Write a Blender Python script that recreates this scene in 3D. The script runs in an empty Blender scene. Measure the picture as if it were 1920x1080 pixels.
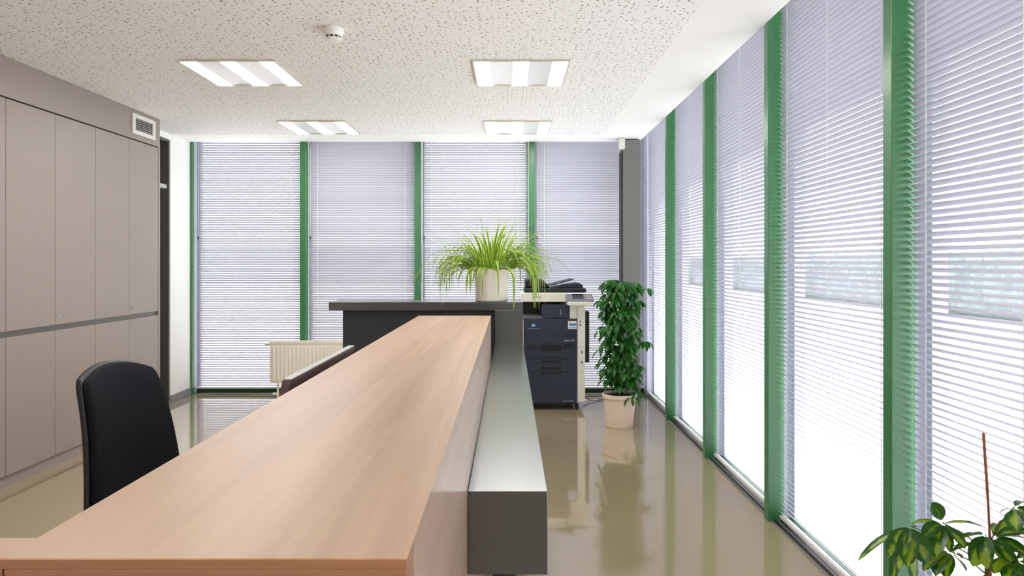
import bpy, math, random
from mathutils import Vector, Matrix

# ------------------------------------------------------------------ camera, world, exposure
sc = bpy.context.scene
F = 1300.0                      # focal length in pixels of the 1920-wide frame
CX, CY = 955.0, 493.0           # vanishing point
H = 1.40                        # eye height
cam = bpy.data.cameras.new('camera')
camo = bpy.data.objects.new('camera', cam)
sc.collection.objects.link(camo)
sc.camera = camo
camo.location = (0, 0, H)
camo.rotation_euler = (math.pi/2, 0, 0)
cam.sensor_width = 36
cam.lens = 36*F/1920
cam.shift_x = (960-CX)/1920
cam.shift_y = (CY-540)/1920
cam.clip_start = 0.05

sc.view_settings.view_transform = 'Standard'
sc.view_settings.look = 'None'
sc.view_settings.gamma = 1
sc.view_settings.use_curve_mapping = False
sc.view_settings.exposure = 1.92

world = bpy.data.worlds.new('World')
sc.world = world
world.use_nodes = True
bgn = world.node_tree.nodes['Background']
bgn.inputs[0].default_value = (0.955, 0.965, 1.0, 1)
bgn.inputs[1].default_value = 2.0
LAMP = 8.0                      # brightness of the ceiling lamp strips
sc.cycles.max_bounces = 10
sc.cycles.diffuse_bounces = 5
sc.cycles.transparent_max_bounces = 12
sc.cycles.caustics_reflective = False
sc.cycles.sample_clamp_indirect = 4.0

R = math.radians
rnd = random.Random(7)

def at(px, py, Y):
    "point at depth Y behind the pixel of a 1920x1080 frame"
    return Vector(((px-CX)/F*Y, Y, H-(py-CY)/F*Y))

def lin(c):
    return tuple(((v/255)/12.92 if v/255 <= .04045 else ((v/255+.055)/1.055)**2.4) for v in c)+(1,)

# ------------------------------------------------------------------ materials
def mat(name, rgb, rough=.5, metal=0, spec=.5, coat=0, coat_rough=.05, noise=None, bump=None, trans=0):
    m = bpy.data.materials.new(name); m.use_nodes = True
    nt = m.node_tree; b = nt.nodes['Principled BSDF']
    c = lin(rgb)
    b.inputs['Base Color'].default_value = c
    b.inputs['Roughness'].default_value = rough
    b.inputs['Metallic'].default_value = metal
    b.inputs['Specular IOR Level'].default_value = spec
    b.inputs['Coat Weight'].default_value = coat
    b.inputs['Coat Roughness'].default_value = coat_rough
    if noise or bump:
        tc = nt.nodes.new('ShaderNodeTexCoord')
    if noise:
        sc_, amt = noise
        n = nt.nodes.new('ShaderNodeTexNoise'); n.inputs['Scale'].default_value = sc_; n.inputs['Detail'].default_value = 4
        nt.links.new(tc.outputs['Object'], n.inputs['Vector'])
        mx = nt.nodes.new('ShaderNodeMix'); mx.data_type = 'RGBA'
        mx.inputs[6].default_value = tuple(v*(1-amt) for v in c[:3])+(1,)
        mx.inputs[7].default_value = tuple(min(1, v*(1+amt)) for v in c[:3])+(1,)
        nt.links.new(n.outputs['Fac'], mx.inputs[0]); nt.links.new(mx.outputs[2], b.inputs['Base Color'])
    if bump:
        sc_, st = bump
        n = nt.nodes.new('ShaderNodeTexNoise'); n.inputs['Scale'].default_value = sc_; n.inputs['Detail'].default_value = 3
        nt.links.new(tc.outputs['Object'], n.inputs['Vector'])
        bp = nt.nodes.new('ShaderNodeBump'); bp.inputs['Strength'].default_value = st; bp.inputs['Distance'].default_value = .002
        nt.links.new(n.outputs['Fac'], bp.inputs['Height']); nt.links.new(bp.outputs['Normal'], b.inputs['Normal'])
    return m

def mat_emit(name, rgb, s):
    m = bpy.data.materials.new(name); m.use_nodes = True
    nt = m.node_tree; nt.nodes.clear()
    e = nt.nodes.new('ShaderNodeEmission'); e.inputs[0].default_value = lin(rgb); e.inputs[1].default_value = s
    o = nt.nodes.new('ShaderNodeOutputMaterial'); nt.links.new(e.outputs[0], o.inputs[0])
    return m

def mat_glass(name):
    m = bpy.data.materials.new(name); m.use_nodes = True
    nt = m.node_tree; nt.nodes.clear()
    t = nt.nodes.new('ShaderNodeBsdfTransparent'); t.inputs[0].default_value = (.96, .955, .96, 1)
    g = nt.nodes.new('ShaderNodeBsdfGlossy'); g.inputs['Roughness'].default_value = .01
    lw = nt.nodes.new('ShaderNodeLayerWeight'); lw.inputs[0].default_value = .5
    pw = nt.nodes.new('ShaderNodeMath'); pw.operation = 'POWER'; pw.inputs[1].default_value = 4.5
    nt.links.new(lw.outputs['Facing'], pw.inputs[0])
    f = nt.nodes.new('ShaderNodeMath'); f.operation = 'MULTIPLY_ADD'; f.inputs[1].default_value = .8; f.inputs[2].default_value = .03
    nt.links.new(pw.outputs[0], f.inputs[0])
    x = nt.nodes.new('ShaderNodeMixShader'); o = nt.nodes.new('ShaderNodeOutputMaterial')
    nt.links.new(f.outputs[0], x.inputs[0]); nt.links.new(t.outputs[0], x.inputs[1]); nt.links.new(g.outputs[0], x.inputs[2])
    nt.links.new(x.outputs[0], o.inputs[0])
    return m

def mat_perforated(name):
    "white acoustic board with irregular small holes"
    m = mat(name, (243, 243, 242), .9, spec=.1)
    nt = m.node_tree; b = nt.nodes['Principled BSDF']
    tc = nt.nodes.new('ShaderNodeTexCoord')
    def layer(scale, r0, r1, off):
        mp = nt.nodes.new('ShaderNodeMapping'); mp.inputs['Location'].default_value = off
        nt.links.new(tc.outputs['Object'], mp.inputs['Vector'])
        v = nt.nodes.new('ShaderNodeTexVoronoi'); v.voronoi_dimensions = '2D'; v.inputs['Scale'].default_value = scale
        v.inputs['Randomness'].default_value = .85
        nt.links.new(mp.outputs[0], v.inputs['Vector'])
        sp = nt.nodes.new('ShaderNodeSeparateColor'); nt.links.new(v.outputs['Color'], sp.inputs[0])
        mr = nt.nodes.new('ShaderNodeMapRange'); mr.inputs['To Min'].default_value = r0; mr.inputs['To Max'].default_value = r1
        nt.links.new(sp.outputs[0], mr.inputs['Value'])
        lt = nt.nodes.new('ShaderNodeMath'); lt.operation = 'LESS_THAN'
        nt.links.new(v.outputs['Distance'], lt.inputs[0]); nt.links.new(mr.outputs[0], lt.inputs[1])
        return lt
    a = layer(27, .04, .19, (0, 0, 0)); c = layer(41, -.08, .14, (3.3, 1.7, 0))
    mxm = nt.nodes.new('ShaderNodeMath'); mxm.operation = 'MAXIMUM'
    nt.links.new(a.outputs[0], mxm.inputs[0]); nt.links.new(c.outputs[0], mxm.inputs[1])
    mx = nt.nodes.new('ShaderNodeMix'); mx.data_type = 'RGBA'
    mx.inputs[6].default_value = lin((243, 243, 242)); mx.inputs[7].default_value = lin((150, 145, 136))
    nt.links.new(mxm.outputs[0], mx.inputs[0]); nt.links.new(mx.outputs[2], b.inputs['Base Color'])
    return m

def mat_wood(name, c1, c2, c3, axis='Y', rough=.33):
    m = mat(name, c1, rough, spec=.5)
    nt = m.node_tree; b = nt.nodes['Principled BSDF']
    tc = nt.nodes.new('ShaderNodeTexCoord'); mp = nt.nodes.new('ShaderNodeMapping')
    s = {'Y': (34, 1.1, 34), 'X': (1.1, 34, 34)}[axis]
    mp.inputs['Scale'].default_value = s
    nt.links.new(tc.outputs['Object'], mp.inputs['Vector'])
    n = nt.nodes.new('ShaderNodeTexNoise'); n.inputs['Scale'].default_value = 1.0; n.inputs['Detail'].default_value = 6
    n.inputs['Roughness'].default_value = .6; n.inputs['Distortion'].default_value = .5
    nt.links.new(mp.outputs[0], n.inputs['Vector'])
    cr = nt.nodes.new('ShaderNodeValToRGB')
    cr.color_ramp.elements[0].position = .33; cr.color_ramp.elements[0].color = lin(c2)
    cr.color_ramp.elements[1].position = .66; cr.color_ramp.elements[1].color = lin(c1)
    nt.links.new(n.outputs['Fac'], cr.inputs[0])
    mp2 = nt.nodes.new('ShaderNodeMapping'); mp2.inputs['Scale'].default_value = tuple(v*.16 for v in s)
    nt.links.new(tc.outputs['Object'], mp2.inputs['Vector'])
    n2 = nt.nodes.new('ShaderNodeTexNoise'); n2.inputs['Scale'].default_value = 1.0; n2.inputs['Detail'].default_value = 2
    nt.links.new(mp2.outputs[0], n2.inputs['Vector'])
    cr2 = nt.nodes.new('ShaderNodeValToRGB')
    cr2.color_ramp.elements[0].position = .4; cr2.color_ramp.elements[0].color = (0, 0, 0, 1)
    cr2.color_ramp.elements[1].position = .62; cr2.color_ramp.elements[1].color = (.6, .6, .6, 1)
    nt.links.new(n2.outputs['Fac'], cr2.inputs[0])
    mx = nt.nodes.new('ShaderNodeMix'); mx.data_type = 'RGBA'
    nt.links.new(cr2.outputs[0], mx.inputs[0]); nt.links.new(cr.outputs[0], mx.inputs[6]); mx.inputs[7].default_value = lin(c3)
    nt.links.new(mx.outputs[2], b.inputs['Base Color'])
    return m

def mat_leaf(name, mid, edge, w0, w1, rough=.4, splotch=0):
    "leaf coloured across its width (uv.x), so stripes and variegation stay on the leaf"
    m = mat(name, mid, rough)
    nt = m.node_tree; b = nt.nodes['Principled BSDF']
    uv = nt.nodes.new('ShaderNodeUVMap'); sp = nt.nodes.new('ShaderNodeSeparateXYZ'); nt.links.new(uv.outputs[0], sp.inputs[0])
    a = nt.nodes.new('ShaderNodeMath'); a.operation = 'SUBTRACT'; a.inputs[1].default_value = .5; nt.links.new(sp.outputs[0], a.inputs[0])
    ab = nt.nodes.new('ShaderNodeMath'); ab.operation = 'ABSOLUTE'; nt.links.new(a.outputs[0], ab.inputs[0])
    src = ab
    if splotch:
        tc = nt.nodes.new('ShaderNodeTexCoord')
        n = nt.nodes.new('ShaderNodeTexNoise'); n.inputs['Scale'].default_value = splotch; nt.links.new(tc.outputs['Object'], n.inputs['Vector'])
        s2 = nt.nodes.new('ShaderNodeMath'); s2.operation = 'MULTIPLY_ADD'; s2.inputs[1].default_value = 1.3; s2.inputs[2].default_value = -.65
        nt.links.new(n.outputs['Fac'], s2.inputs[0])
        ad = nt.nodes.new('ShaderNodeMath'); ad.operation = 'ADD'; nt.links.new(ab.outputs[0], ad.inputs[0]); nt.links.new(s2.outputs[0], ad.inputs[1])
        src = ad
    mr = nt.nodes.new('ShaderNodeMapRange'); mr.inputs['From Min'].default_value = w0; mr.inputs['From Max'].default_value = w1
    nt.links.new(src.outputs[0], mr.inputs['Value'])
    mx = nt.nodes.new('ShaderNodeMix'); mx.data_type = 'RGBA'
    mx.inputs[6].default_value = lin(mid); mx.inputs[7].default_value = lin(edge)
    nt.links.new(mr.outputs[0], mx.inputs[0]); nt.links.new(mx.outputs[2], b.inputs['Base Color'])
    # daylight passes through the leaf
    tr = nt.nodes.new('ShaderNodeBsdfTranslucent'); nt.links.new(mx.outputs[2], tr.inputs[0])
    ms = nt.nodes.new('ShaderNodeMixShader'); ms.inputs[0].default_value = .35
    o = nt.nodes['Material Output']
    nt.links.new(b.outputs[0], ms.inputs[1]); nt.links.new(tr.outputs[0], ms.inputs[2]); nt.links.new(ms.outputs[0], o.inputs[0])
    return m

def mat_slat(name, rgb, tr):
    m = mat(name, rgb, .35, spec=.4)
    nt = m.node_tree; b = nt.nodes['Principled BSDF']; o = nt.nodes['Material Output']
    t = nt.nodes.new('ShaderNodeBsdfTranslucent'); t.inputs[0].default_value = lin(rgb)
    ms = nt.nodes.new('ShaderNodeMixShader'); ms.inputs[0].default_value = tr
    nt.links.new(b.outputs[0], ms.inputs[1]); nt.links.new(t.outputs[0], ms.inputs[2]); nt.links.new(ms.outputs[0], o.inputs[0])
    return m

M = {}
M['ceiling'] = mat_perforated('perforated_board')
M['white_paint'] = mat('white_paint', (246, 246, 244), .8, spec=.2, noise=(3, .015))
M['floor'] = mat('polished_floor', (172, 155, 122), .1, spec=.8, coat=1, coat_rough=.03, noise=(1.2, .05))
M['green'] = mat('green_paint', (57, 122, 74), .28, spec=.6, noise=(5, .05))
M['green_dark'] = mat('green_frame_paint', (40, 84, 62), .35, noise=(5, .05))
M['frame_light'] = mat('light_grey_frame', (186, 190, 202), .4, noise=(5, .03))
M['alu'] = mat('aluminium', (190, 190, 186), .3, metal=.9, noise=(20, .05))
M['black_rubber'] = mat('black_rubber', (28, 28, 27), .5, noise=(30, .1))
M['cabinet'] = mat('taupe_laminate', (156, 146, 140), .42, spec=.4, bump=(400, .05))
M['channel'] = mat('grip_channel_metal', (120, 114, 108), .35, metal=.5, noise=(10, .05))
M['gap'] = mat('dark_gap', (40, 37, 34), .8, noise=(10, .05))
M['shelf_dark'] = mat('anthracite_board', (92, 90, 87), .5, noise=(8, .04))
M['shelf_edge'] = mat('grey_shelf_board', (190, 190, 188), .5, noise=(8, .04))
M['base'] = mat('grey_baseboard', (140, 142, 146), .45, noise=(8, .04))
M['column'] = mat('grey_column_paint', (112, 115, 110), .6, noise=(6, .03))
M['slat'] = mat_slat('white_slat', (170, 171, 181), .12)
M['cord'] = mat('white_cord', (228, 228, 228), .6, noise=(90, .05))
M['glass'] = mat_glass('window_glass')
M['chrome'] = mat('chrome', (215, 215, 212), .15, metal=1, noise=(20, .03))
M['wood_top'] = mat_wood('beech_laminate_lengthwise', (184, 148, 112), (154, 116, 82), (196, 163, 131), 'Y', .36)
M['wood_side'] = mat_wood('beech_laminate_side_lit', (196, 168, 150), (178, 148, 128), (204, 178, 161), 'Y', .2)  # same beech, paler base carries the window light on this side
M['wood_front'] = mat_wood('beech_edge_crosswise_shaded', (148, 100, 72), (122, 80, 56), (160, 114, 86), 'X', .4)  # same beech, the front's dimmer light put into a darker base
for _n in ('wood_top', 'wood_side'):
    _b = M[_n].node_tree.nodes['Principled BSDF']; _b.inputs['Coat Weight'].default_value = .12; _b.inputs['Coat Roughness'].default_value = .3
M['dark_lam'] = mat('dark_grey_laminate', (27, 28, 30), .3, spec=1, coat=.9, coat_rough=.22, noise=(6, .03))
M['inner_lam'] = mat('charcoal_panel', (44, 49, 54), .45, noise=(6, .05))
M['radiator'] = mat('cream_radiator_enamel', (244, 240, 228), .35, noise=(6, .02))
M['copier_dark'] = mat('copier_navy_plastic', (40, 48, 68), .4, noise=(200, .05))
M['copier_black'] = mat('copier_black_plastic', (9, 10, 13), .4, noise=(200, .05))
M['copier_cream'] = mat('copier_cream_plastic', (240, 238, 228), .45, noise=(100, .02))
M['copier_grey'] = mat('copier_panel_grey', (112, 110, 118), .35, noise=(100, .05))
M['screen'] = mat('black_glass_screen', (14, 15, 18), .08, noise=(3, .1))
M['label_white'] = mat('white_label', (236, 238, 240), .5, noise=(20, .01))
M['label_blue'] = mat('blue_print', (70, 130, 190), .5, noise=(20, .02))
M['logo_blue'] = mat('logo_blue', (60, 160, 225), .4, noise=(20, .02))
M['text_white'] = mat('light_print', (205, 208, 214), .5, noise=(20, .01))
M['chair'] = mat('black_chair_fabric', (21, 21, 29), .85, spec=.25, bump=(900, .4))
M['chair_shell'] = mat('black_chair_plastic', (24, 25, 30), .4, noise=(50, .05))
M['monitor'] = mat('monitor_plastic', (100, 82, 78), .38, noise=(60, .05))
M['monitor_top'] = mat('monitor_vent_plastic', (170, 168, 170), .4, noise=(160, .25))
M['white_plastic'] = mat('white_plastic', (232, 231, 226), .4, noise=(20, .01))
M['vent_dark'] = mat('vent_shadow_backing', (62, 62, 62), .7, noise=(20, .05))
M['lamp'] = mat_emit('lamp_strip_light', (255, 253, 248), LAMP)
M['lamp_reflector'] = mat('lamp_reflector', (236, 238, 242), .3, noise=(5, .01))
M['lamp_frame'] = mat('lamp_frame_paint', (205, 198, 186), .5, noise=(5, .02))
M['pot_white'] = mat('white_ceramic', (236, 228, 218), .4, noise=(10, .02))
M['pot_ribbed'] = mat('pale_terracotta', (244, 224, 206), .6, noise=(14, .03))
M['pot_brown'] = mat('brown_terracotta', (140, 92, 66), .7, noise=(14, .05))
M['soil'] = mat('potting_soil', (62, 48, 38), .95, noise=(60, .3), bump=(80, 1))
M['spider'] = mat_leaf('spider_plant_leaf', (104, 150, 26), (204, 220, 104), .2, .36, .35)
M['schef'] = mat_leaf('umbrella_plant_leaf', (34, 98, 36), (78, 142, 50), .2, .62, .3, splotch=9)
M['schef_var'] = mat_leaf('variegated_leaf', (136, 164, 26), (36, 84, 16), .05, .22, .3, splotch=22)
M['stem'] = mat('green_stem', (92, 110, 52), .5, noise=(30, .1))
M['stem_brown'] = mat('brown_stem', (118, 92, 62), .7, noise=(30, .15))
M['stake'] = mat('reddish_cane', (150, 88, 66), .6, noise=(40, .15))
M['ground'] = mat('outdoor_concrete', (222, 222, 218), .9, noise=(.6, .06))
M['building'] = mat('outdoor_facade', (182, 185, 190), .8, noise=(.5, .05))
M['building_win'] = mat('outdoor_window', (160, 164, 170), .3, noise=(.5, .1))
M['hedge'] = mat('outdoor_hedge_leaf', (98, 108, 108), .9, noise=(2, .3))

# ------------------------------------------------------------------ mesh builder
class MB:
    def __init__(s): s.v = []; s.f = []; s.uv = {}; s.mi = []; s.cur = 0
    def face(s, f): s.f.append(tuple(f)); s.mi.append(s.cur)
    def box(s, x0, x1, y0, y1, z0, z1):
        n = len(s.v)
        s.v += [(x, y, z) for z in (z0, z1) for y in (y0, y1) for x in (x0, x1)]
        for f in ((0,2,3,1), (4,5,7,6), (0,1,5,4), (2,6,7,3), (0,4,6,2), (1,3,7,5)): s.face(n+i for i in f)
        return s
    def prism(s, pts, a, b, axis='Y'):
        "closed outline pts (2D) extruded from a to b along an axis"
        n = len(s.v); k = len(pts)
        for t in (a, b):
            for (p, q) in pts:
                s.v.append({'Y': (p, t, q), 'X': (t, p, q), 'Z': (p, q, t)}[axis])
        s.face(range(n, n+k)); s.face(reversed(range(n+k, n+2*k)))
        for i in range(k):
            j = (i+1) % k
            s.face((n+i, n+k+i, n+k+j, n+j))
        return s
    def tube(s, pts, r, seg=8, caps=True):
        pts = [Vector(p) for p in pts]; n = len(s.v)
        rr = r if isinstance(r, (list, tuple)) else [r]*len(pts)
        up = Vector((0, 0, 1))
        for i, p in enumerate(pts):
            t = (pts[min(i+1, len(pts)-1)]-pts[max(i-1, 0)]).normalized()
            a = t.cross(up)
            if a.length < .05: a = t.cross(Vector((0, 1, 0)))
            a.normalize(); b = t.cross(a)
            for k in range(seg):
                w = 2*math.pi*k/seg
                s.v.append(tuple(p+a*math.cos(w)*rr[i]+b*math.sin(w)*rr[i]))
        for i in range(len(pts)-1):
            for k in range(seg):
                k2 = (k+1) % seg
                s.face((n+i*seg+k, n+i*seg+k2, n+(i+1)*seg+k2, n+(i+1)*seg+k))
        if caps:
            s.face(reversed(range(n, n+seg))); m = n+(len(pts)-1)*seg; s.face(range(m, m+seg))
        return s
    def lathe(s, prof, c, seg=32, rib=None):
        "profile (r, z) list turned about the vertical through c; rib(k) scales the radius"
        n = len(s.v)
        for (r, z) in prof:
            for k in range(seg):
                w = 2*math.pi*k/seg; q = r*(rib(k) if rib else 1)
                s.v.append((c[0]+q*math.cos(w), c[1]+q*math.sin(w), c[2]+z))
        for i in range(len(prof)-1):
            for k in range(seg):
                k2 = (k+1) % seg
                s.face((n+i*seg+k, n+i*seg+k2, n+(i+1)*seg+k2, n+(i+1)*seg+k))
        s.face(reversed(range(n, n+seg))); m = n+(len(prof)-1)*seg; s.face(range(m, m+seg))
        return s
    def strip(s, centers, widths, sides, ups, fold=.25):
        "leaf blade: three points across with a folded midrib, uv.x across"
        n = len(s.v)
        L = len(centers)
        for i, (c, w, sd, u) in enumerate(zip(centers, widths, sides, ups)):
            for j, q in enumerate((-1, 0, 1)):
                p = c+sd*(q*w/2)+(u*(w*fold) if q else Vector((0, 0, 0)))
                s.uv[len(s.v)] = ((q+1)/2, i/(L-1)); s.v.append(tuple(p))
        for i in range(L-1):
            for j in range(2):
                a = n+i*3+j
                s.face((a, a+1, a+4, a+3))
    def build(s, name, m, parent=None, smooth=False, bevel=0, solid=0, subsurf=0):
        me = bpy.data.meshes.new(name)
        o0 = Vector(parent.get('_o', (0, 0, 0))) if parent is not None else Vector((0, 0, 0))
        me.from_pydata([tuple(Vector(v)-o0) for v in s.v], [], s.f)
        for mm in (m if isinstance(m, list) else [m]): me.materials.append(M[mm])
        if isinstance(m, list): me.polygons.foreach_set('material_index', s.mi)
        if s.uv:
            ul = me.uv_layers.new(name='UVMap')
            for l in me.loops:
                ul.data[l.index].uv = s.uv.get(l.vertex_index, (0, 0))
        if smooth: me.polygons.foreach_set('use_smooth', [True]*len(me.polygons))
        me.update()
        o = bpy.data.objects.new(name, me); sc.collection.objects.link(o)
        if parent is not None:
            o.parent = parent; o['_o'] = tuple(o0)
        if bevel:
            b = o.modifiers.new('bevel', 'BEVEL'); b.width = bevel; b.segments = 2; b.limit_method = 'ANGLE'
        if solid:
            b = o.modifiers.new('solid', 'SOLIDIFY'); b.thickness = solid
        if subsurf:
            b = o.modifiers.new('sub', 'SUBSURF'); b.levels = subsurf; b.render_levels = subsurf
        return o

def thing(name, loc, label, cat, group=None):
    o = bpy.data.objects.new(name, None); sc.collection.objects.link(o)
    o.location = loc; o['_o'] = tuple(loc); o['label'] = label; o['category'] = cat
    o.empty_display_size = .1
    if group: o['group'] = group
    return o
def tag(o, label, cat, group=None, kind=None):
    o['label'] = label; o['category'] = cat
    if group: o['group'] = group
    if kind: o['kind'] = kind
    return o
def struct(o, label):
    o['kind'] = 'structure'; o['label'] = label; o['category'] = o.name.split('_')[0].split('.')[0]
    return o
def B(*a): return MB().box(*a)
def text(name, body, size, loc, m, parent, align='CENTER', label=None):
    c = bpy.data.curves.new(name, 'FONT'); c.body = body; c.size = size; c.extrude = .0004; c.align_x = align; c.align_y = 'CENTER'
    c.materials.append(M[m])
    tmp = bpy.data.objects.new(name, c); sc.collection.objects.link(tmp)
    me = bpy.data.meshes.new_from_object(tmp.evaluated_get(bpy.context.evaluated_depsgraph_get()))
    bpy.data.objects.remove(tmp)
    o = bpy.data.objects.new(name, me); sc.collection.objects.link(o)
    o.parent = parent; o0 = Vector(parent.get('_o', (0, 0, 0)))
    o.location = Vector(loc)-o0; o.rotation_euler = (math.pi/2, 0, 0)
    if label: o['label'] = label
    return o

# ------------------------------------------------------------------ the room
CZ = H+1.285                    # ceiling
XR, YB = 1.375, 7.35            # ceiling edges at the blind pockets
YF = -5.9                       # wall behind the viewer
o = B(-3.9, 1.62, YF-.1, 7.62, -.12, 0).build('floor', 'floor'); struct(o, 'glossy khaki polished floor reflecting the windows')
c = MB(); c.cur = 0; c.box(-3.9, .95, YF-.1, 6.96, CZ, CZ+.3)
c.cur = 1; c.box(.95, XR, YF-.1, YB, CZ, CZ+.3); c.box(-3.9, .95, 6.96, YB, CZ, CZ+.3)
c.box(-3.9, 1.62, YB, 7.62, CZ+.15, CZ+.3); c.box(XR, 1.62, YF-.1, YB, CZ+.15, CZ+.3)
struct(c.build('ceiling', ['ceiling', 'white_paint']), 'white perforated acoustic ceiling with a plain border')
struct(B(-3.9, -3.39, 6.93, 7.62, 0, CZ).build('wall_left', 'white_paint'), 'short white wall left of the rear windows')
struct(B(-3.9, -3.76, YF, 6.93, 0, CZ).build('wall_left', 'white_paint'), 'wall behind the grey cabinets')
struct(B(-3.9, 1.62, YF-.12, YF, 0, CZ).build('wall_back', 'white_paint'), 'white wall behind the viewer')
struct(B(1.40, 1.62, YF, -4.75, 0, CZ).build('wall_right', 'white_paint'), 'white wall right of the viewer')
struct(B(-3.39, -3.378, 6.93, 7.36, 0, .075).build('baseboard_left', 'base', bevel=.002), 'grey baseboard under the short white wall')
struct(B(-3.76, -3.39, 6.24, 6.93, 2.63, CZ).build('trim_1', 'white_paint'), 'white header above the open shelving')
struct(B(-3.76, -3.13, YF, 6.21, 2.435, CZ).build('trim_2', 'cabinet'), 'taupe bulkhead panel above the cabinets')
# dark shadow gap between bulkhead and doors
struct(B(-3.70, -3.15, .6, 6.20, 2.424, 2.4349).build('trim_3', 'gap'), 'narrow dark joint between bulkhead and cabinet doors')
# corner column and its little white box
struct(B(1.175, 1.357, 7.17, 7.35, 0, 2.673).build('column', 'column', bevel=.003), 'grey square column in the corner between the window walls')
struct(B(1.163, 1.175, 7.19, 7.35, 0, 2.56).build('trim_4', 'black_rubber'), 'dark strip standing for the shaded left side of the grey column')  # near-black strip colours the column's left side in place of shade
t = thing('junction_box', (1.145, 7.2, 2.56), 'small white box at the top of the grey corner column', 'box')
B(1.125, 1.184, 7.10, 7.168, 2.572, 2.682).build('box_body', 'white_plastic', t, bevel=.004)

# ------------------------------------------------------------------ windows
def slats(x0, x1, y, zlo, zhi, tilt, horizontal='X', pitch=.025, w=.0255):
    "curved slats; inner edge is high; 'X' = along x at depth y (rear wall), 'Y' = along y at x position y"
    mb = MB(); z = zlo; seg = 3
    while z < zhi:
        base = len(mb.v)
        jit = rnd.uniform(-1, 1)*R(1.5)
        for i in range(seg+1):
            u = i/seg-.5                     # -.5 inside edge ... .5 outside edge
            crown = .0022*(1-4*u*u)
            d = u*w*math.cos(tilt+jit)+crown*math.sin(tilt)
            h = -u*w*math.sin(tilt+jit)+crown*math.cos(tilt)
            if horizontal == 'X': mb.v += [(x0, y+d, z+h), (x1, y+d, z+h)]
            else: mb.v += [(y+d, x0, z+h), (y+d, x1, z+h)]
        for i in range(seg):
            a = base+2*i
            mb.face((a, a+1, a+3, a+2))
        z += pitch
    return mb
BLINDS = 'venetian blinds on the window walls'
def blind(wall, a, b, tilt, label):
    "wall 'rear': bay from x=a to b; wall 'right': bay from y=a to b"
    if wall == 'rear':
        Y = 7.455
        t = thing('venetian_blind', ((a+b)/2, Y, .065), label, 'blind', BLINDS)
        slats(a+.006, b-.006, Y, .085, 2.735, tilt, 'X').build('slats', 'slat', t, smooth=True)
        B(a+.006, b-.006, Y-.013, Y+.013, 2.745, 2.775).build('head_rail', 'white_plastic', t)
        B(a+.006, b-.006, Y-.012, Y+.012, .052, .068).build('bottom_rail', 'white_plastic', t)
        for q in (.09, .9):
            x = a+(b-a)*q
            B(x-.0012, x+.0012, Y-.0165, Y-.0145, .08, 2.75).build('ladder_cord', 'cord', t)
        x = a+.03
        m = MB().tube([(x, Y-.02, 2.75), (x, Y-.02, 1.68)], .0025, 6).build('tilt_wand', 'cord', t)
        B(x-.005, x+.005, Y-.026, Y-.016, 1.655, 1.685).build('wand_tip', 'black_rubber', t)
    else:
        X = 1.472
        t = thing('venetian_blind', (X, (a+b)/2, .065), label, 'blind', BLINDS)
        slats(a+.006, b-.006, X, .05, 2.79, tilt, 'Y').build('slats', 'slat', t, smooth=True)
        B(X-.013, X+.013, a+.006, b-.006, 2.803, 2.83).build('head_rail', 'white_plastic', t)
        B(X-.012, X+.012, a+.006, b-.006, .024, .038).build('bottom_rail', 'white_plastic', t)
        for q in (.10, .5, .9):
            y = a+(b-a)*q
            B(X-.0165, X-.0145, y-.0010, y+.0010, .03, 2.80).build('ladder_cord', 'cord', t)
        y = a+.04
        MB().tube([(X-.02, y, 2.75), (X-.02, y, 1.68)], .0025, 6).build('tilt_wand', 'cord', t)
        B(X-.026, X-.016, y-.005, y+.005, 1.655, 1.685).build('wand_tip', 'black_rubber', t)
    return t
wn = 0
def window(wall, a, b, label):
    global wn; wn += 1
    m = MB()
    if wall == 'rear':
        y0, y1 = 7.49, 7.55
        m.box(a, a+.03, y0, y1, 0, 2.83); m.box(b-.03, b, y0, y1, 0, 2.83); m.box(a+.03, b-.03, y0, y1, 0, .06); m.box(a+.03, b-.03, y0, y1, 2.78, 2.83)
        o = m.build('window_%d' % wn, 'frame_light', bevel=.002)
        p = B(a+.03, b-.03, 7.515, 7.521, .06, 2.78).build('pane', 'glass', o)
        s = B(a, b, 7.375, 7.385, 0, .012).build('floor_strip', 'alu', o)
        B(a, b, 7.385, 7.49, 0, .008).build('floor_channel', 'black_rubber', o)
        B(a, b, 7.475, 7.489, .008, .05).build('sill_profile', 'green_dark', o)
    else:
        x0, x1 = 1.53, 1.59
        m.box(x0, x1, a, a+.03, 0, 2.83); m.box(x0, x1, b-.03, b, 0, 2.83); m.box(x0, x1, a+.03, b-.03, 0, .03); m.box(x0, x1, a+.03, b-.03, 2.78, 2.83)
        o = m.build('window_%d' % wn, 'frame_light', bevel=.002)
        B(1.555, 1.561, a+.03, b-.03, .03, 2.78).build('pane', 'glass', o)
        B(1.418, 1.423, a, b, 0, .010).build('floor_strip', 'alu', o)
        B(1.445, 1.456, a, b, .0, .010).build('inner_rail', 'alu', o)
        B(1.425, 1.53, a, b, 0, .008).build('floor_channel', 'black_rubber', o)
        B(1.512, 1.529, a, b, .008, .022).build('sill_profile', 'green_dark', o)
    struct(o, label); return o
tn = 10
def post(x0, x1, y0, y1, label):
    global tn; tn += 1
    o = B(x0, x1, y0, y1, 0, 2.83).build('trim_%d' % tn, 'green', bevel=.003); struct(o, label)
    if y1-y0 < .07 and x0 == 1.40: B(1.489, 1.60, y0+.02, y0+.04, 0, 2.83).build('outer_frame', 'frame_light', o)
    else: B((x0+x1)/2-.01, (x0+x1)/2+.0095, y1+.001, 7.57, 0, 2.83).build('outer_frame', 'frame_light', o)
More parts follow.
